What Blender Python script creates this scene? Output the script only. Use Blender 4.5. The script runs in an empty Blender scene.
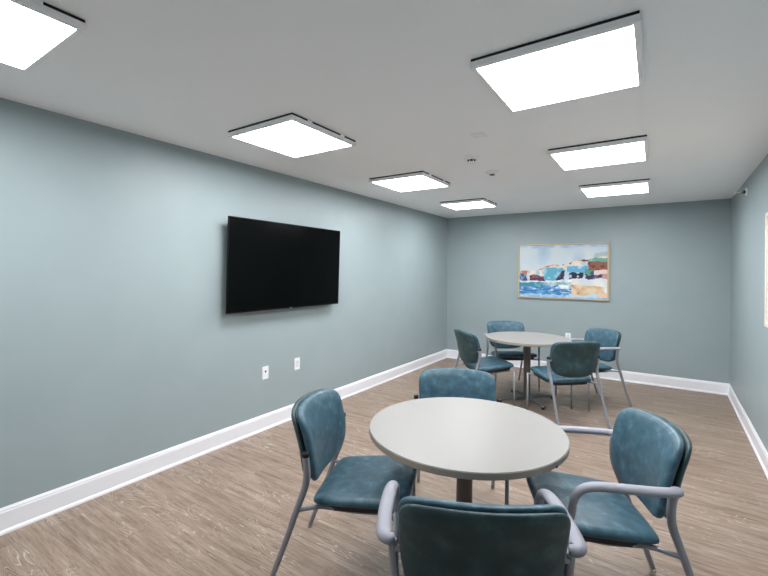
import bpy, bmesh, math, random
from mathutils import Vector, Matrix, noise
C = bpy.context.scene.collection
random.seed(4)
PI = math.pi

# ------------------------------------------------------------------ helpers
def srgb(r, g, b):
    f = lambda c: (c / 255 / 12.92) if c / 255 <= .04045 else ((c / 255 + .055) / 1.055) ** 2.4
    return (f(r), f(g), f(b), 1)

def mat(name, col, rough=.5, metal=0., spec=.5):
    m = bpy.data.materials.new(name); m.use_nodes = True
    b = m.node_tree.nodes['Principled BSDF']
    b.inputs['Base Color'].default_value = col
    b.inputs['Roughness'].default_value = rough
    b.inputs['Metallic'].default_value = metal
    b.inputs['Specular IOR Level'].default_value = spec
    return m

def noisy(name, stops, rough=.5, scale=8., detail=4., bump=0., bscale=60., spec=.5, metal=0., stretch=(1, 1, 1)):
    """Principled material whose base colour runs through a noise driven ramp."""
    m = mat(name, stops[0][1], rough, metal, spec)
    nt = m.node_tree; b = nt.nodes['Principled BSDF']
    tc = nt.nodes.new('ShaderNodeTexCoord'); mp = nt.nodes.new('ShaderNodeMapping')
    mp.inputs['Scale'].default_value = stretch
    nt.links.new(tc.outputs['Object'], mp.inputs['Vector'])
    n = nt.nodes.new('ShaderNodeTexNoise')
    n.inputs['Scale'].default_value = scale; n.inputs['Detail'].default_value = detail
    nt.links.new(mp.outputs[0], n.inputs['Vector'])
    r = nt.nodes.new('ShaderNodeValToRGB'); el = r.color_ramp.elements
    while len(el) < len(stops): el.new(.5)
    for e, (p, c) in zip(el, stops): e.position = p; e.color = c
    nt.links.new(n.outputs['Fac'], r.inputs['Fac']); nt.links.new(r.outputs['Color'], b.inputs['Base Color'])
    if bump:
        n2 = nt.nodes.new('ShaderNodeTexNoise'); n2.inputs['Scale'].default_value = bscale; n2.inputs['Detail'].default_value = 3
        nt.links.new(mp.outputs[0], n2.inputs['Vector'])
        bp = nt.nodes.new('ShaderNodeBump'); bp.inputs['Strength'].default_value = bump; bp.inputs['Distance'].default_value = .002
        nt.links.new(n2.outputs['Fac'], bp.inputs['Height']); nt.links.new(bp.outputs[0], b.inputs['Normal'])
    return m

def obj(name, bm, m, parent=None, smooth=False, bevel=0., seg=2, sub=0):
    me = bpy.data.meshes.new(name)
    bmesh.ops.recalc_face_normals(bm, faces=bm.faces)
    bm.to_mesh(me); bm.free()
    o = bpy.data.objects.new(name, me); C.objects.link(o)
    for x in (m if isinstance(m, (list, tuple)) else [m]): me.materials.append(x)
    if smooth:
        for p in me.polygons: p.use_smooth = True
    if bevel:
        b = o.modifiers.new('bevel', 'BEVEL'); b.width = bevel; b.segments = seg; b.limit_method = 'ANGLE'
    if sub:
        s = o.modifiers.new('sub', 'SUBSURF'); s.levels = sub; s.render_levels = sub
    if parent: o.parent = parent
    return o

def tag(o, label, cat, group=None):
    o['label'] = label; o['category'] = cat
    if group: o['group'] = group
    return o

def thing(name, label, cat, loc=(0, 0, 0), rotz=0., group=None):
    o = bpy.data.objects.new(name, None); C.objects.link(o)
    o.location = loc; o.rotation_euler = (0, 0, rotz); o.empty_display_size = .1
    return tag(o, label, cat, group)

def struct(o):
    o['kind'] = 'structure'; return o

def box(bm, a, b):
    vs = [bm.verts.new((x, y, z)) for z in (a[2], b[2]) for y in (a[1], b[1]) for x in (a[0], b[0])]
    for f in ((0, 1, 3, 2), (4, 6, 7, 5), (0, 4, 5, 1), (2, 3, 7, 6), (0, 2, 6, 4), (1, 5, 7, 3)):
        bm.faces.new([vs[i] for i in f])
    return bm

def bx(a, b): return box(bmesh.new(), a, b)

def spline(pts, n=8):
    """Catmull-Rom through tuples of any length."""
    P = [pts[0]] + list(pts) + [pts[-1]]; out = []
    for i in range(1, len(P) - 2):
        for k in range(n):
            t = k / n
            out.append(tuple(.5 * (2 * b + (c - a) * t + (2 * a - 5 * b + 4 * c - d) * t * t + (3 * b - a - 3 * c + d) * t ** 3)
                             for a, b, c, d in zip(P[i - 1], P[i], P[i + 1], P[i + 2])))
    out.append(tuple(pts[-1])); return out

def tube(path, rad, bm=None, seg=14, cap=True, side=None):
    """Sweep along path; rad = (ra, rb) per point: ra along 'side', rb across it."""
    bm = bm or bmesh.new(); P = [Vector(p) for p in path]; rings = []
    s = Vector(side) if side else None
    prev = None
    for i, p in enumerate(P):
        t = (P[min(i + 1, len(P) - 1)] - P[max(i - 1, 0)]).normalized()
        if s is not None:
            u = (s - t * s.dot(t)).normalized()
        elif prev is None:
            q = Vector((1, 0, 0)) if abs(t.x) < .9 else Vector((0, 1, 0)); u = (q - t * q.dot(t)).normalized()
        else:
            u = (prev - t * prev.dot(t)).normalized()
        prev = u; v = t.cross(u)
        r = rad[i] if isinstance(rad, list) else rad
        ra, rb = r if isinstance(r, tuple) else (r, r)
        rings.append([bm.verts.new(p + u * (ra * math.cos(2 * PI * k / seg)) + v * (rb * math.sin(2 * PI * k / seg))) for k in range(seg)])
    for a, b in zip(rings, rings[1:]):
        for k in range(seg): bm.faces.new((a[k], a[(k + 1) % seg], b[(k + 1) % seg], b[k]))
    if cap:
        bm.faces.new(rings[0][::-1]); bm.faces.new(rings[-1])
    return bm

def lathe(prof, seg=48, bm=None, loc=(0, 0, 0)):
    """prof: (r, z) list, r=0 closes an end."""
    bm = bm or bmesh.new(); rings = []; L = Vector(loc)
    for r, z in prof:
        if r < 1e-6: rings.append([bm.verts.new(L + Vector((0, 0, z)))])
        else: rings.append([bm.verts.new(L + Vector((r * math.cos(2 * PI * k / seg), r * math.sin(2 * PI * k / seg), z))) for k in range(seg)])
    for a, b in zip(rings, rings[1:]):
        for k in range(seg):
            k2 = (k + 1) % seg
            if len(a) == 1 and len(b) == 1: continue
            if len(a) == 1: bm.faces.new((a[0], b[k2], b[k]))
            elif len(b) == 1: bm.faces.new((a[k], a[k2], b[0]))
            else: bm.faces.new((a[k], a[k2], b[k2], b[k]))
    return bm

def loft(rings, bm=None, cap0=True, cap1=True):
    bm = bm or bmesh.new(); R = [[bm.verts.new(p) for p in r] for r in rings]; n = len(R[0])
    for a, b in zip(R, R[1:]):
        for k in range(n): bm.faces.new((a[k], a[(k + 1) % n], b[(k + 1) % n], b[k]))
    for flag, r in ((cap0, R[0]), (cap1, R[-1])):
        if flag:
            c = Vector((0, 0, 0))
            for v in r: c += v.co
            cv = bm.verts.new(c / n)
            for k in range(n): bm.faces.new((r[k], r[(k + 1) % n], cv))
    return bm

def dup(root, loc, rotz, label):
    r = root.copy(); C.objects.link(r); r.location = loc; r.rotation_euler = (0, 0, rotz); r['label'] = label
    for ch in list(root.children):
        c = ch.copy(); C.objects.link(c); c.parent = r
        for g in list(ch.children):
            d = g.copy(); C.objects.link(d); d.parent = c
    return r

# ------------------------------------------------------------------ materials
M = {}
M['wall'] = noisy('sage_wall_paint', [(.35, srgb(154, 167, 170)), (.65, srgb(157, 170, 173))], rough=.42, scale=3, bump=.04, bscale=220, spec=.35)
M['ceiling'] = noisy('ceiling_paint', [(.3, srgb(249, 249, 251)), (.7, srgb(251, 251, 253))], rough=.9, scale=2, bump=.03, bscale=200, spec=.1)
M['trim'] = mat('white_trim_paint', srgb(238, 238, 243), .35, 0, .4)
M['vinyl'] = noisy('teal_vinyl', [(.30, srgb(52, 79, 92)), (.5, srgb(61, 92, 107)), (.62, srgb(70, 103, 118)), (.74, srgb(96, 128, 140))],
                   rough=.42, scale=22, detail=10, bump=.10, bscale=320, spec=.35)
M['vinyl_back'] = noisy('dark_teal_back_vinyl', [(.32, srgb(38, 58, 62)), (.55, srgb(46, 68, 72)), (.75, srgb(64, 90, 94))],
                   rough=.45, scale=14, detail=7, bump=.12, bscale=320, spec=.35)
M['frame'] = mat('grey_powder_coat', srgb(148, 150, 158), .38, .25, .5)
M['arm'] = mat('grey_arm_polymer', srgb(150, 150, 160), .45, 0, .4)
M['black'] = mat('black_plastic', srgb(22, 23, 25), .5)
M['chrome'] = mat('chrome_glide', srgb(215, 210, 200), .18, 1.)
M['laminate'] = noisy('white_laminate', [(.4, srgb(146, 143, 140)), (.6, srgb(147, 144, 141))], rough=.38, scale=40, spec=.4)
M['edge'] = mat('greige_edge_band', srgb(158, 147, 134), .5)
M['column'] = mat('taupe_metallic_column', srgb(104, 97, 93), .38, .45)
M['foot'] = mat('grey_metallic_foot', srgb(112, 114, 118), .4, .4)
M['tvframe'] = mat('tv_black_bezel', srgb(5, 5, 6), .4, 0, .2)
M['screen'] = mat('tv_dark_glass', srgb(2, 3, 3), .2, 0, .12)
M['silver'] = mat('silver_badge', srgb(190, 192, 196), .3, .6)
M['plate'] = mat('white_wall_plate', srgb(240, 240, 244), .4)
M['plate_in'] = mat('white_insert', srgb(224, 224, 230), .45)
M['jack'] = mat('blue_jack', srgb(38, 52, 130), .4)
M['slot'] = mat('dark_slot', srgb(30, 30, 30), .7)
M['gold'] = noisy('champagne_wood_frame', [(.3, srgb(196, 172, 136)), (.7, srgb(214, 192, 158))], rough=.4, scale=20, stretch=(1, 1, 8))
M['cream'] = mat('cream_frame', srgb(236, 226, 208), .45)
M['lightframe'] = mat('white_fixture_metal', srgb(246, 246, 248), .45)
M['gapdark'] = mat('dark_fixture_back', srgb(24, 24, 26), .8)
M['ceilplastic'] = mat('white_device_plastic', srgb(241, 241, 241), .5)
M['blue'] = mat('blue_sticker', srgb(20, 60, 130), .5)

def emissive(name, strength):
    m = bpy.data.materials.new(name); m.use_nodes = True; nt = m.node_tree
    b = nt.nodes['Principled BSDF']; b.inputs['Base Color'].default_value = (.9, .9, .9, 1)
    b.inputs['Emission Color'].default_value = (.965, .985, 1., 1); b.inputs['Emission Strength'].default_value = strength
    return m
M['led'] = emissive('lit_diffuser', 25.5)

def floor_material():
    m = mat('taupe_oak_vinyl_plank', srgb(160, 140, 125), .45, 0, .35)
    nt = m.node_tree; b = nt.nodes['Principled BSDF']; N = nt.nodes.new; L = nt.links.new
    tc = N('ShaderNodeTexCoord')
    def mapping(s, loc=(0, 0, 0)):
        q = N('ShaderNodeMapping'); q.inputs['Scale'].default_value = s; q.inputs['Location'].default_value = loc
        L(tc.outputs['Object'], q.inputs['Vector']); return q
    br = N('ShaderNodeTexBrick'); br.offset = .37; br.squash = 1
    for k, v in (('Scale', 1.), ('Mortar Size', .0012), ('Mortar Smooth', .6), ('Bias', 0.), ('Brick Width', 1.22), ('Row Height', .152)): br.inputs[k].default_value = v
    br.inputs['Color1'].default_value = (0, 0, 0, 1); br.inputs['Color2'].default_value = (1, 1, 1, 1); br.inputs['Mortar'].default_value = (.5, .5, .5, 1)
    L(mapping((1, 1, 1)).outputs[0], br.inputs['Vector'])
    # a per plank offset so that grain breaks at the joints
    sep = N('ShaderNodeVectorMath'); sep.operation = 'SCALE'; sep.inputs['Scale'].default_value = 7.3
    L(br.outputs['Color'], sep.inputs[0])
    def shifted(s):
        a = N('ShaderNodeVectorMath'); a.operation = 'ADD'
        L(mapping(s).outputs[0], a.inputs[0]); L(sep.outputs[0], a.inputs[1]); return a
    def ramp(src, stops):
        r = N('ShaderNodeValToRGB'); el = r.color_ramp.elements
        while len(el) < len(stops): el.new(.5)
        for e, (p, c) in zip(el, stops): e.position = p; e.color = c
        L(src, r.inputs['Fac']); return r
    def mix(kind, fac, a, c):
        q = N('ShaderNodeMix'); q.data_type = 'RGBA'; q.blend_type = kind
        if isinstance(fac, float): q.inputs['Factor'].default_value = fac
        else: L(fac, q.inputs['Factor'])
        L(a, q.inputs['A'])
        if isinstance(c, tuple): q.inputs['B'].default_value = c
        else: L(c, q.inputs['B'])
        return q.outputs['Result']
    n1 = N('ShaderNodeTexNoise'); n1.inputs['Scale'].default_value = 1; n1.inputs['Detail'].default_value = 6; n1.inputs['Roughness'].default_value = .65
    L(shifted((2.6, 30, 1)).outputs[0], n1.inputs['Vector'])
    base = ramp(n1.outputs['Fac'], [(.28, srgb(112, 93, 80)), (.45, srgb(140, 121, 107)), (.6, srgb(154, 136, 123)), (.75, srgb(178, 161, 148))])
    n2 = N('ShaderNodeTexNoise'); n2.inputs['Scale'].default_value = 1; n2.inputs['Detail'].default_value = 4; n2.inputs['Roughness'].default_value = .7
    L(shifted((9, 120, 1)).outputs[0], n2.inputs['Vector'])
    fine = ramp(n2.outputs['Fac'], [(.30, (.60, .57, .54, 1)), (.48, (.98, .98, .98, 1)), (.60, (1.04, 1.04, 1.04, 1)), (.72, (1.35, 1.34, 1.33, 1))])
    c = mix('MULTIPLY', 1., base.outputs['Color'], fine.outputs['Color'])
    # pale cathedral figure: contour lines of a stretched noise
    n3 = N('ShaderNodeTexNoise'); n3.inputs['Scale'].default_value = 1; n3.inputs['Detail'].default_value = 1.5; n3.inputs['Distortion'].default_value = .5
    L(shifted((1.7, 11, 1)).outputs[0], n3.inputs['Vector'])
    mu = N('ShaderNodeMath'); mu.operation = 'MULTIPLY'; mu.inputs[1].default_value = 22.; L(n3.outputs['Fac'], mu.inputs[0])
    fr = N('ShaderNodeMath'); fr.operation = 'FRACT'; L(mu.outputs[0], fr.inputs[0])
    lines = ramp(fr.outputs[0], [(.0, (0, 0, 0, 1)), (.41, (0, 0, 0, 1)), (.5, (1, 1, 1, 1)), (.59, (0, 0, 0, 1))])
    n4 = N('ShaderNodeTexNoise'); n4.inputs['Scale'].default_value = 1; n4.inputs['Detail'].default_value = 2
    L(shifted((1.6, 5, 1)).outputs[0], n4.inputs['Vector'])
    where = ramp(n4.outputs['Fac'], [(.47, (0, 0, 0, 1)), (.60, (1, 1, 1, 1))])
    lm = N('ShaderNodeMath'); lm.operation = 'MULTIPLY'; L(lines.outputs['Color'], lm.inputs[0]); L(where.outputs['Color'], lm.inputs[1])
    lm2 = N('ShaderNodeMath'); lm2.operation = 'MULTIPLY'; L(lm.outputs[0], lm2.inputs[0]); lm2.inputs[1].default_value = .68
    c = mix('MIX', lm2.outputs[0], c, srgb(212, 199, 187))
    pl = ramp(br.outputs['Color'], [(0., (.95, .95, .95, 1)), (1., (1.04, 1.035, 1.03, 1))])
    c = mix('MULTIPLY', 1., c, pl.outputs['Color'])
    c = mix('MIX', br.outputs['Fac'], c, srgb(118, 102, 92))
    L(c, b.inputs['Base Color'])
    bp = N('ShaderNodeBump'); bp.inputs['Strength'].default_value = .12; bp.inputs['Distance'].default_value = .001
    L(n2.outputs['Fac'], bp.inputs['Height']); L(bp.outputs[0], b.inputs['Normal'])
    return m
M['floor'] = floor_material()

# ------------------------------------------------------------------ the room
H = 2.44; XL = -3.0475; YB = 6.607; YN = -0.75
def xr(y): return .7773 - .0234 * (YB - y)
T = .12
struct(obj('floor', bx((XL - T, YN - T, -.1), (xr(YB) + T, YB + T, 0)), M['floor']))
struct(obj('ceiling', bx((XL - T, YN - T, H), (xr(YB) + T, YB + T, H + .1)), M['ceiling']))
struct(obj('wall_left', bx((XL - T, YN - T, 0), (XL, YB + T, H)), M['wall']))
struct(obj('wall_far', bx((XL, YB, 0), (xr(YB), YB + T, H)), M['wall']))
struct(obj('wall_near', bx((XL, YN - T, 0), (xr(YN), YN, H)), M['wall']))
bm = bmesh.new()
q = [(xr(YN - T), YN - T), (xr(YN - T) + T, YN - T), (xr(YB + T) + T, YB + T), (xr(YB + T), YB + T)]
lo = [bm.verts.new((x, y, 0)) for x, y in q]; hi = [bm.verts.new((x, y, H)) for x, y in q]
bm.faces.new(lo[::-1]); bm.faces.new(hi)
for k in range(4): bm.faces.new((lo[k], lo[(k + 1) % 4], hi[(k + 1) % 4], hi[k]))
struct(obj('wall_right', bm, M['wall']))

def baseboard(name, a, b, inward):
    """Moulded skirting from a to b (xy), profile pushed along 'inward'."""
    prof = [(0, 0), (.022, 0), (.022, .008), (.017, .018), (.012, .022), (.012, .118), (.009, .126), (.009, .132), (.005, .140), (.003, .145), (0, .145)]
    n = Vector(inward).normalized()
    rings = [[(p[0] + n.x * d, p[1] + n.y * d, z) for d, z in prof] for p in (a, b)]
    struct(obj(name, loft(rings), M['trim']))
baseboard('baseboard_left', (XL, YN), (XL, YB), (1, 0))
baseboard('baseboard_far', (XL, YB), (xr(YB), YB), (0, -1))
baseboard('baseboard_right', (xr(YN), YN), (xr(YB), YB), (-1, .0234))

# ------------------------------------------------------------------ ceiling lights
def ceiling_light(label, x0, x1, y0, y1):
    """x0..y1 = the lit opening."""
    zb, zt, e = 2.400, 2.428, .023
    cx, cy = (x0 + x1) / 2, (y0 + y1) / 2
    t = thing('ceiling_light', label, 'ceiling light', (cx, cy, zb), 0, 'square ceiling light panels')
    hx, hy = (x1 - x0) / 2, (y1 - y0) / 2
    bm = bmesh.new()
    box(bm, (-hx - e, -hy - e, 0), (-hx, hy + e, zt - zb)); box(bm, (hx, -hy - e, 0), (hx + e, hy + e, zt - zb))
    box(bm, (-hx, -hy - e, 0), (hx, -hy, zt - zb)); box(bm, (-hx, hy, 0), (hx, hy + e, zt - zb))
    obj('housing', bm, M['lightframe'], t, bevel=.002)
    obj('diffuser', bx((-hx, -hy, .002), (hx, hy, .008)), M['led'], t)
    obj('back_tray', bx((-hx - e + .003, -hy - e + .003, zt - zb - .012), (hx + e - .003, hy + e - .003, H - zb)), M['gapdark'], t)
    for sx, sy in ((1, -.55), (1, .55), (-1, -.55), (-1, .55)):
        x = sx * (hx + e - .003)
        obj('mounting_clip', bx((x - .005, sy * hy - .02, zt - zb - .006), (x + .005, sy * hy + .02, H - zb)), M['lightframe'], t, bevel=.001)
    return t
LX = (-2.418, -1.843); RX = (-.674, -.075)
ceiling_light('square ceiling light over the near end, nearest the television wall, cut by the photo edge', *LX, .072, .649)
ceiling_light('square ceiling light above and just before the wall television', *LX, 1.758, 2.341)
ceiling_light('square ceiling light beyond the television, third along the television side', *LX, 3.412, 3.986)
ceiling_light('small looking square ceiling light nearest the far corner on the television side', *LX, 5.046, 5.534)
ceiling_light('largest looking square ceiling light, above the front round table on the right', *RX, 1.751, 2.321)
ceiling_light('square ceiling light in the right row, middle one beside the smoke detectors', *RX, 3.324, 3.883)
ceiling_light('square ceiling light in the right row nearest the wall with the painting', *RX, 4.853, 5.403)

# ------------------------------------------------------------------ small things on the ceiling
o = obj('blank_cover_plate', bx((-.045, -.045, -.006), (.045, .045, 0)), M['ceilplastic'], bevel=.002)
o.location = (-1.022, 2.712, H); tag(o, 'small square white blank cover plate on the ceiling', 'cover plate')

t = thing('smoke_detector', 'white domed smoke detector on the ceiling with dark open slots', 'smoke detector', (-1.268, 3.20, H))
obj('base', lathe([(0, 0), (.062, 0), (.062, -.010), (.058, -.014), (0, -.014)], 32), M['ceilplastic'], t, smooth=False)
bm = lathe([(.052, -.013), (.050, -.022), (.046, -.026), (0, -.026)], 32); obj('collar', bm, M['ceilplastic'], t)
bm = lathe([(0, -.025), (.036, -.022), (.034, -.044), (0, -.044)], 24); obj('sensor_slot', bm, M['slot'], t)
bm = lathe([(0, -.043), (.040, -.043), (.036, -.050), (.02, -.054), (0, -.055)], 32); obj('cap', bm, M['ceilplastic'], t)
bm = bmesh.new()
for k in range(8):
    a = 2 * PI * k / 8; x, y = .036 * math.cos(a), .036 * math.sin(a)
    box(bm, (x - .003, y - .003, -.046), (x + .003, y + .003, -.022))
obj('cage', bm, M['ceilplastic'], t)

t = thing('ceiling_sensor', 'small white round ceiling sensor with a dark lens, beyond the smoke detector', 'sensor', (-1.283, 3.755, H))
obj('base', lathe([(0, 0), (.062, 0), (.062, -.006), (.045, -.018), (.028, -.028), (0, -.028)], 32), M['ceilplastic'], t)
obj('lens', lathe([(0, -.027), (.024, -.027), (.022, -.036), (0, -.038)], 24), mat('grey_lens', srgb(95, 96, 98), .4), t)

# sprinkler on the right wall
ys, zs = 5.37, 2.318
t = thing('sprinkler_head', 'small white sidewall sprinkler head high on the right wall', 'sprinkler', (xr(ys), ys, zs))
def xdisc(r0, r1, xa, xb, seg=24):
    return loft([[(xa, r0 * math.cos(2 * PI * k / seg), r0 * math.sin(2 * PI * k / seg)) for k in range(seg)],
                 [(xb, r1 * math.cos(2 * PI * k / seg), r1 * math.sin(2 * PI * k / seg)) for k in range(seg)]])
obj('escutcheon', xdisc(.042, .038, 0, -.010), M['ceilplastic'], t)
obj('body', xdisc(.016, .012, -.008, -.045), M['slot'], t)
bm = bmesh.new()
for s in (-1, 1): tube([(-.03, s * .012, 0), (-.06, s * .017, 0), (-.08, s * .004, 0)], .004, bm, 8)
obj('yoke', bm, M['ceilplastic'], t)
bm = bx((-.088, -.022, -.016), (-.082, .022, .018)); box(bm, (-.11, -.018, .014), (-.085, .018, .018)); obj('deflector', bm, M['ceilplastic'], t)

# ------------------------------------------------------------------ wall plates
def wall_plate(label, loc, axis, kind):
    t = thing('wall_outlet', label, 'outlet', loc, 0 if axis == 'x' else -PI / 2)
    obj('cover_plate', bx((0, -.037, -.061), (.006, .037, .061)), M['plate'], t, bevel=.003)
    if kind == 'data':
        obj('jack', bx((.004, -.008, .004), (.009, .008, .022)), M['jack'], t, bevel=.001)['label'] = 'dark blue jack'
        obj('keystone_insert', bx((.003, -.013, -.030), (.007, .013, -.004)), M['plate'], t, bevel=.001)
    else:
        obj('socket_insert', bx((.004, -.017, -.034), (.0085, .017, .034)), M['plate_in'], t, bevel=.001)
        for zc in (-.018, .018):
            for yc in (-.0068, .0068):
                obj('socket_slot', bx((.0075, yc - .0008, zc - .003), (.0088, yc + .0008, zc + .005)), M['slot'], t)
    return t
wall_plate('white wall plate with a dark blue jack, below the television', (XL, 2.596, .532), 'x', 'data')
wall_plate('plain white power outlet right of the blue jack plate, below the television', (XL, 3.004, .543), 'x', 'power')
wall_plate('white outlet low on the far wall, peeping over the back round table', (-1.078, YB, .545), 'y', 'power')

# ------------------------------------------------------------------ television
tv = thing('television', 'large black wall mounted flat screen television, switched off', 'television', (XL, 2.829, 1.535))
W2, H2 = .719, .408
def tilt(o):
    o.location = (.098, 0, 0); o.rotation_euler = (0, math.radians(1.3), 0); return o
tilt(obj('bezel', bx((-.014, -W2, -H2), (0, W2, H2)), M['tvframe'], tv, bevel=.003))
tilt(obj('screen', bx((-.002, -W2 + .008, -H2 + .014), (.0015, W2 - .008, H2 - .008)), M['screen'], tv))
tilt(obj('badge', bx((-.002, -.012, -H2 + .002), (.003, .012, -H2 + .010)), M['silver'], tv))['label'] = 'tiny silver badge'
tilt(obj('rear_housing', bx((-.052, -W2 * .62, -H2 * .7), (-.012, W2 * .62, H2 * .55)), M['tvframe'], tv, bevel=.008))
bm = bx((0, -.28, -.16), (.008, .28, .16))
for s in (-1, 1): box(bm, (.006, s * .2 - .02, -.2), (.05, s * .2 + .02, .2))
obj('wall_mount', bm, M['black'], tv)

# ------------------------------------------------------------------ painting
def paint_color(u, v):
    n = lambda s, k: noise.noise(Vector((u * s, v * s * .62, k)))
    U = u + .020 * n(9, 1.) + .010 * n(30, 2.); V = v + .030 * n(8, 3.) + .016 * n(28, 4.)
    mixc = lambda a, b, t: tuple(x + (y - x) * max(0, min(1, t)) for x, y in zip(a, b))
    def lerp(tab, x):
        for (a, p), (b, q) in zip(tab, tab[1:]):
            if x <= b: return p + (q - p) * max(0, (x - a)) / (b - a)
        return tab[-1][1]
    inb = lambda a, b, c, d: a < U < b and c < V < d
    ridge = lerp([(0, .51), (.12, .50), (.25, .45), (.38, .37), (.5, .365), (.62, .33), (.7, .29), (.76, .27), (.85, .25), (1, .21)], U)
    base = lerp([(0, .67), (.3, .69), (.55, .66), (.75, .63), (1, .64)], U)
    if V < ridge:                                    # sky
        c = mixc((190, 204, 214), (206, 212, 214), .5 + 1.4 * n(4, 5.))
        c = mixc(c, (164, 188, 208), 1.4 * n(5, 9.) - .12)
        if V < .05: c = mixc(c, (160, 190, 214), .5 + n(12, 6.))
        if U > .86 and V > .13 + (1 - U) * .4: c = (176, 184, 190)
        return c
    if V < base:                                     # cliffs
        c = mixc((226, 212, 200), (178, 196, 206), .4 + 1.6 * n(14, 7.))
        if V < ridge + .035: c = (214, 176, 150) if n(16, 8.) > 0 else (228, 208, 196)
        if V < ridge + .02 and n(22, 10.) > .12: c = (176, 88, 70)
        if inb(0, .09, .54, .69): c = (66, 78, 122) if n(24, 11.) > -.1 else (120, 140, 180)
        if inb(.03, .09, .50, .55): c = (182, 118, 84)
        if inb(.13, .31, .59, .70): c = (86, 58, 92) if n(26, 12.) > 0 else (150, 84, 74)
        if inb(.12, .30, .47, .58) and U < .34 - .3 * (V - .47): c = mixc((232, 214, 202), (150, 190, 212), 2 * n(20, 13.) + .3)
        if inb(.30, .52, .43, .68): c = (96, 166, 190) if n(18, 14.) > -.15 else (140, 194, 208)
        if inb(.44, .545, .48, .68) and U > .50 - .35 * (V - .48): c = (48, 50, 84) if n(22, 15.) > -.25 else (110, 70, 90)
        if inb(.54, .60, .44, .68): c = (196, 206, 216)
        if inb(.56, .82, .40, .54): c = (104, 168, 204) if n(18, 16.) > -.2 else (168, 204, 220)
        if inb(.60, .75, .52, .645): c = (40, 44, 70) if n(24, 17.) > -.22 else (178, 190, 200)
        if inb(.76, .88, .46, .57): c = (92, 146, 128) if n(20, 18.) > -.1 else (60, 84, 110)
        if inb(.78, .96, .56, .645): c = (62, 54, 92) if n(22, 19.) > -.2 else (110, 104, 140)
        if inb(.86, 1.1, .46, .56): c = (226, 200, 192)
        if inb(.96, 1.1, .55, .66): c = (196, 150, 140)
        if inb(.80, 1.1, .30, .47): c = (140, 92, 78) if n(30, 20.) > -.25 else (112, 66, 60)
        if inb(.76, 1.1, .245, .31): c = (104, 166, 152) if n(20, 21.) > -.3 else (160, 200, 190)
        if inb(.73, .80, .255, .30): c = (128, 62, 62)
        return c
    shore = lerp([(.63, .62), (.645, .72), (.60, .86), (.58, 1.1)], V)
    if U > .63 + .05 * n(10, 22.) - .10 * (V - .66) and V < .98:   # beach
        c = mixc((228, 224, 220), (206, 212, 216), .5 + 1.5 * n(8, 23.))
        if V > .76 + .10 * (U - .75) ** 2 * 4 and U < .97: c = mixc((224, 202, 168), (206, 176, 140), .5 + 1.8 * n(16, 24.))
        if V > .76 and U < .75 and n(18, 25.) > .2: c = (196, 128, 100)
        if V > .92 + .05 * n(8, 40.) and U < .9: c = (186, 208, 226)
        if V > .9 and U > .9: c = (226, 196, 170)
        return c
    if V < .71 or (inb(.44, .66, .76, .83) and n(14, 26.) > -.3): return mixc((234, 238, 238), (176, 196, 208), .3 + 1.5 * n(22, 27.))
    if inb(0, .28, .71, .79): return (66, 138, 152) if n(16, 28.) > -.2 else (96, 164, 176)
    if inb(.28, .64, .71, .77): return mixc((190, 196, 196), (120, 170, 190), .4 + 1.6 * n(18, 29.))
    if V > .95: return mixc((178, 206, 226), (120, 170, 214), .4 + n(20, 30.))
    c = mixc((58, 118, 178), (108, 166, 208), .35 + 1.7 * noise.noise(Vector((u * 10, v * 30, 31.))))
    if noise.noise(Vector((u * 14, v * 46, 32.))) > .34: c = (190, 212, 226)
    return c

def framed_picture(label, loc, rotz, W, Hh, fw, frame_mat, paint):
    """Hangs with its back on the plane y=0, faces -y."""
    t = thing('framed_picture', label, 'picture', loc, rotz)
    bm = bmesh.new(); d0, d1 = -.036, 0
    box(bm, (-W / 2, d0, -Hh / 2), (-W / 2 + fw, d1, Hh / 2)); box(bm, (W / 2 - fw, d0, -Hh / 2), (W / 2, d1, Hh / 2))
    box(bm, (-W / 2 + fw, d0, -Hh / 2), (W / 2 - fw, d1, -Hh / 2 + fw)); box(bm, (-W / 2 + fw, d0, Hh / 2 - fw), (W / 2 - fw, d1, Hh / 2))
    obj('frame', bm, frame_mat, t, bevel=.0015)
    w, h = W / 2 - fw - .004, Hh / 2 - fw - .004
    nx, nz = (190, 122) if paint else (2, 2)
    bm = bmesh.new(); lay = bm.verts.layers.float_color.new('paint')
    g = []
    for j in range(nz + 1):
        row = []
        for i in range(nx + 1):
            v = bm.verts.new((-w + 2 * w * i / nx, -.028, h - 2 * h * j / nz))
            if paint: v[lay] = srgb(*[max(0, min(255, q)) for q in paint(i / nx, j / nz)])
            else: v[lay] = srgb(226, 222, 214)
            row.append(v)
        g.append(row)
    for j in range(nz):
        for i in range(nx): bm.faces.new((g[j][i], g[j + 1][i], g[j + 1][i + 1], g[j][i + 1]))
    e = [g[0][i] for i in range(nx + 1)] + [g[j][nx] for j in range(1, nz + 1)] + [g[nz][i] for i in range(nx - 1, -1, -1)] + [g[j][0] for j in range(nz - 1, 0, -1)]
    b = [bm.verts.new((v.co.x, -.004, v.co.z)) for v in e]
    for k in range(len(e)): bm.faces.new((e[k], e[(k + 1) % len(e)], b[(k + 1) % len(e)], b[k]))
    bm.faces.new(b)
    m = mat('painted_canvas', (1, 1, 1, 1), .6, 0, .3); nt = m.node_tree
    at = nt.nodes.new('ShaderNodeAttribute'); at.attribute_name = 'paint'
    nt.links.new(at.outputs['Color'], nt.nodes['Principled BSDF'].inputs['Base Color'])
    obj('canvas', bm, m, t)
    return t
framed_picture('framed abstract painting of a blue bay and cliffs on the far wall', (-1.178, YB, 1.522), 0, 1.262, .828, .017, M['gold'], paint_color)
yp = 3.515
framed_picture('cream framed picture on the right wall, only its edge showing', (xr(yp), yp, 1.533), -PI / 2 - .0234, 1.26, .845, .03, M['cream'], None)

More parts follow.
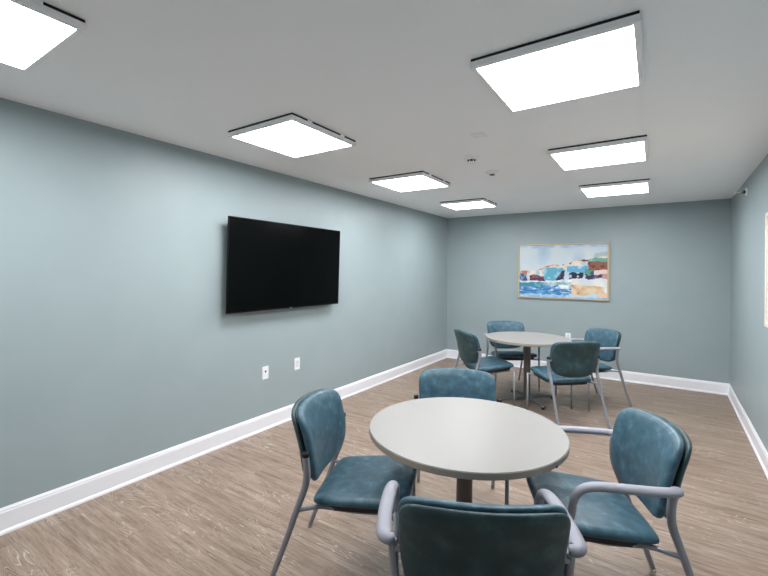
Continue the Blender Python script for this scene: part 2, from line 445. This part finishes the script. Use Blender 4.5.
# ------------------------------------------------------------------ round tables
def round_table(label, loc, r, ht, base_r, base_rot):
    t = thing('round_table', label, 'table', loc, base_rot)
    th = .030
    bm = lathe([(0, ht - .002), (r - .002, ht - .002), (r - .002, ht), (0, ht)], 96)
    obj('tabletop', lathe([(0, ht - .004), (r - .003, ht - .004), (r - .001, ht - .003), (r - .003, ht), (0, ht)], 128), M['laminate'], t)
    obj('edge_band', lathe([(0, ht - th), (r - .004, ht - th), (r, ht - th + .004), (r, ht - .004), (r - .003, ht - .0035), (0, ht - .0035)], 128), M['edge'], t)
    obj('column', lathe([(0, .045), (.039, .045), (.039, ht - th - .008), (0, ht - th - .008)], 40), M['column'], t, smooth=False)
    bm = bmesh.new()
    for k in range(2):
        a = k * PI / 2; c, s = math.cos(a), math.sin(a); L = r * .55
        n = len(bm.verts); box(bm, (-L, -.025, ht - th - .010), (L, .025, ht - th)); bm.verts.ensure_lookup_table()
        for v in bm.verts[n:]: v.co = Vector((c * v.co.x - s * v.co.y, s * v.co.x + c * v.co.y, v.co.z))
    obj('top_bracket', bm, M['black'], t)
    for k in range(4):
        a = k * PI / 2; d = Vector((math.cos(a), math.sin(a), 0)); sd = (-d.y, d.x, 0)
        path = [tuple(d * x + Vector((0, 0, z))) for x, z in ((.0, .045), (base_r * .5, .040), (base_r * .9, .033), (base_r, .030))]
        f = obj('foot', tube(path, [(.026, .020), (.025, .018), (.023, .014), (.019, .010)], seg=16, side=sd), M['foot'], t, smooth=True)
        g = lathe([(0, 0), (.016, 0), (.016, .014), (.008, .018), (0, .018)], 20, loc=tuple(d * (base_r - .03)))
        obj('glide', g, M['black'], f)
    return t
tA = round_table('front white round table, the large one nearest the viewer', (-.773, 1.899, 0), .469, .7366, .34, math.radians(45))
tB = round_table('back white round table near the far wall below the painting', (-1.250, 4.950, 0), .476, .7366, .36, math.radians(45))
# sticker under the rim of the front table
p = Vector((-.284, 1.748)); c = Vector((-.773, 1.899)); d = (p - c).normalized()
bm = bx((-.001, -.006, -.004), (.002, .006, .004))
o = obj('rim_sticker', bm, M['blue']); a = math.atan2(d.y, d.x)
o.location = (c.x + d.x * .4695, c.y + d.y * .4695, .7135); o.rotation_euler = (0, 0, a)
tag(o, 'tiny dark blue tab on the rim of the front round table', 'sticker')

# ------------------------------------------------------------------ chairs
HALF = spline([(0, .839), (.08, .838), (.16, .833), (.208, .826), (.234, .811), (.247, .784), (.249, .748), (.247, .700), (.244, .650), (.237, .600), (.222, .552), (.195, .517), (.150, .492), (.08, .479), (0, .476)], 4)
OUT = HALF + [(-x, z) for x, z in HALF[-2:0:-1]]
ZC = .68
def bend(x, y, z):
    x = max(-.262, min(.262, x))
    dz = z - .66
    lean = (-.22 * dz - .55 * dz * dz) if dz > 0 else (-.14 * dz)
    return (x, y - .243 + lean + .054 * (x / .245) ** 2, z)
def back_rings(spec):
    out = []
    for s, y in spec:
        # inset by a constant distance rather than by scale: s = inset in metres
        out.append([bend(x * max(0, 1 - s / .245), y, ZC + (z - ZC) * max(0, 1 - s / .165)) for x, z in OUT])
    return out
def saddle(x, y, z):
    """Seat tilted up towards the front, with a soft waterfall edge."""
    return (x, y, z + .008 + .095 * (y + .17) - .75 * max(0, y - .17) ** 2 + .10 * max(0, abs(x) - .08) ** 2)
def seat_outline():
    h = spline([(0, .276), (.10, .274), (.175, .268), (.222, .250), (.243, .216), (.247, .16), (.245, .07), (.238, -.03), (.230, -.11), (.218, -.150), (.190, -.170), (.10, -.177), (0, -.178)], 4)
    return h + [(-x, y) for x, y in h[-2:0:-1]]
SEAT = seat_outline(); YC = .04
def seat_rings(spec):
    return [[saddle(x * max(.0, 1 - s / .236), YC + (y - YC) * max(.0, 1 - s / .22), z) for x, y in SEAT] for s, z in spec]

def make_chair(arms, label):
    t = thing('arm_chair' if arms else 'side_chair', label, 'chair', group='teal chairs around the round tables')
    # seat cushion and pan
    seat = obj('seat', loft(seat_rings([(.030, .398), (.010, .4055), (.001, .413), (.0, .421), (.003, .430), (.010, .438), (.028, .443), (.09, .446), (.16, .446)])), M['vinyl'], t, smooth=True)
    obj('seat_pan', loft(seat_rings([(.07, .364), (.045, .366), (.030, .374), (.028, .400)])), M['black'], seat, smooth=False)
    # backrest: front pad, rear pad and the dark core between
    back = obj('backrest', loft(back_rings([(.022, .003), (.005, .004), (.0, .011), (.0, .022), (.004, .032), (.015, .039), (.05, .043), (.11, .044)])), M['vinyl'], t, smooth=True)
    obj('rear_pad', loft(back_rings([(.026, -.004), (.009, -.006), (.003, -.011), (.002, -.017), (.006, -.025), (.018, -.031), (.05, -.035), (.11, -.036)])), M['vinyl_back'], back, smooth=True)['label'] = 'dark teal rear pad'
    obj('core_panel', loft(back_rings([(.014, -.0075), (.014, .0055)])), M['black'], back)
    for s in (-1, 1):
        # rear leg rising into the upright that carries the back
        pth = spline([(s * .257, -.370, .012), (s * .2525, -.292, .22), (s * .250, -.222, .417), (s * .254, -.186, .515), (s * .261, -.176, .58), (s * .266, -.181, .660)], 6)
        n = len(pth); rad = [(.0115 + .003 * min(1, k / n * 1.6), .0125 + .004 * min(1, k / n * 1.6)) for k in range(n)]
        lg = obj('leg', tube(pth, rad, side=(1, 0, 0)), M['frame'], t, smooth=True)
        obj('glide', lathe([(0, 0), (.013, 0), (.014, .006), (.009, .012), (.007, .022), (0, .022)], 16, loc=(s * .257, -.370, 0)), M['chrome'], lg, smooth=True)
        if not arms:
            obj('upright_cap', tube([(s * .266, -.181, .655), (s * .2665, -.1815, .672), (s * .267, -.182, .677)], [(.0155, .0175), (.0155, .0175), (.010, .012)], side=(1, 0, 0)), M['black'], lg, smooth=True)
        # pin that ties the back to the upright
        obj('back_pin', tube([(s * .236, -.191, .640), (s * .262, -.184, .640)], .010, seg=12), M['frame'], t, smooth=True)
        # seat rail
        ff = (.276, .195) if arms else (.256, .236)
        rl = spline([(s * .2505, -.228, .400), (s * .238, -.185, .406), (s * .205, -.12, .404), (s * .185, .02, .392), (s * .190, ff[1] - .08, .402), (s * (ff[0] - .02), ff[1] - .004, .408), (s * ff[0], ff[1], .410)], 6)
        obj('seat_rail', tube(rl, (.010, .010)), M['frame'], t, smooth=True)
        # front leg
        top = .56 if arms else .414
        lp = [(s * (ff[0] + .004), ff[1] + .004, .012), (s * ff[0], ff[1], .2), (s * ff[0], ff[1], top)]
        lg = obj('leg', tube(lp, [.0100, .0105, .011], side=(1, 0, 0)), M['frame'], t, smooth=True)
        obj('glide', lathe([(0, 0), (.013, 0), (.014, .006), (.009, .012), (.007, .022), (0, .022)], 16, loc=(s * (ff[0] + .004), ff[1] + .004, 0)), M['chrome'], lg, smooth=True)
        if arms:
            ap = spline([(s * .262, -.178, .667), (s * .280, -.183, .668), (s * .294, -.164, .669), (s * .299, -.11, .670), (s * .299, -.02, .672), (s * .295, .06, .673), (s * .289, .125, .667),
                         (s * .283, .168, .645), (s * .279, .187, .605), (s * .277, .192, .565), (s * .276, .194, .535)], 5)
            n = len(ap); rad = []
            for k in range(n):
                f = k / (n - 1)
                w = .0245 if f < .5 else .0245 - .0115 * (f - .5) / .5
                h = .0165 if f < .6 else .0165 - .0035 * (f - .6) / .4
                e = min(1, .62 + f * 5) * (1 if f < .95 else .95)
                rad.append((w * e, h * e))
            obj('armrest', arm_mesh(ap, rad), M['arm'], t, smooth=True)
    return t

def arm_mesh(path, rad):
    """Oval sweep whose wide axis stays level across the arm."""
    bm = bmesh.new(); P = [Vector(p) for p in path]; rings = []; seg = 18
    for i, p in enumerate(P):
        t = (P[min(i + 1, len(P) - 1)] - P[max(i - 1, 0)]).normalized()
        u = Vector((-t.y, t.x, 0))
        if abs(t.z) > .6 or u.length < .3: u = Vector((1, 0, 0)) if P[0].x * 1 > 0 else Vector((1, 0, 0))
        if u.x < 0 and abs(t.y) > .5: u = -u
        if rings and u.dot(pu) < 0: u = -u
        u = (u - t * u.dot(t)).normalized(); pu = u; v = t.cross(u)
        ra, rb = rad[i]
        rings.append([bm.verts.new(p + u * (ra * math.cos(2 * PI * k / seg)) + v * (rb * math.sin(2 * PI * k / seg))) for k in range(seg)])
    for a, b in zip(rings, rings[1:]):
        for k in range(seg): bm.faces.new((a[k], a[(k + 1) % seg], b[(k + 1) % seg], b[k]))
    for r in (rings[0], rings[-1]): bm.faces.new(r)
    return bm

R = math.radians
side = make_chair(False, 'armless teal chair left of the front table, seen side on, nearest the television wall')
side.location = (-1.232, 1.659, 0); side.rotation_euler = (0, 0, R(-68.96))
arm = make_chair(True, 'teal chair with armrests right of the front table, its padded front facing us')
arm.location = (-.216, 2.080, 0); arm.rotation_euler = (0, 0, R(116.4))
dup(arm, (-.5245, 1.363, 0), R(28.3), 'teal armchair with its back to us, closest chair, cut by the bottom edge')
dup(side, (-.997, 2.336, 0), R(205.5), 'armless teal chair behind the front table, facing us, mostly its back showing')
dup(side, (-1.629, 4.541, 0), R(-43.5), 'armless teal chair left of the back table, turned away from us')
dup(arm, (-1.543, 5.332, 0), R(217.7), 'teal armchair behind the back table, facing us, near the far corner')
dup(arm, (-.660, 5.278, 0), R(136.9), 'teal armchair right of the back table, beside the far right wall')
dup(side, (-.788, 4.532, 0), R(42), 'armless teal chair with its back to us, this side of the back table')

# ------------------------------------------------------------------ camera and render look
F, YAW, ROLL, CY, HC = 409.78, -.5851, .0095, 271.825, 1.49
fw = Vector((math.sin(YAW), math.cos(YAW), 0)); r0 = Vector((math.cos(YAW), -math.sin(YAW), 0)); u0 = Vector((0, 0, 1))
rt = r0 * math.cos(ROLL) + u0 * math.sin(ROLL); up = u0 * math.cos(ROLL) - r0 * math.sin(ROLL)
cam = bpy.data.cameras.new('camera'); co = bpy.data.objects.new('camera', cam); C.objects.link(co)
cam.sensor_fit = 'HORIZONTAL'; cam.sensor_width = 36; cam.lens = F * 36 / 768; cam.shift_y = -(288 - CY) / 768
cam.clip_start = .05; cam.clip_end = 50
mw = Matrix((rt, up, -fw)).transposed().to_4x4(); mw.translation = (0, 0, HC); co.matrix_world = mw
bpy.context.scene.camera = co
w = bpy.data.worlds.new('world'); bpy.context.scene.world = w; w.use_nodes = True
w.node_tree.nodes['Background'].inputs['Color'].default_value = (0, 0, 0, 1)
vs = bpy.context.scene.view_settings
vs.view_transform = 'Standard'; vs.look = 'None'; vs.exposure = 0.08; vs.gamma = 1; vs.use_curve_mapping = False
cy = bpy.context.scene.cycles
cy.max_bounces = 12; cy.diffuse_bounces = 8; cy.use_denoising = True; cy.sample_clamp_indirect = 6
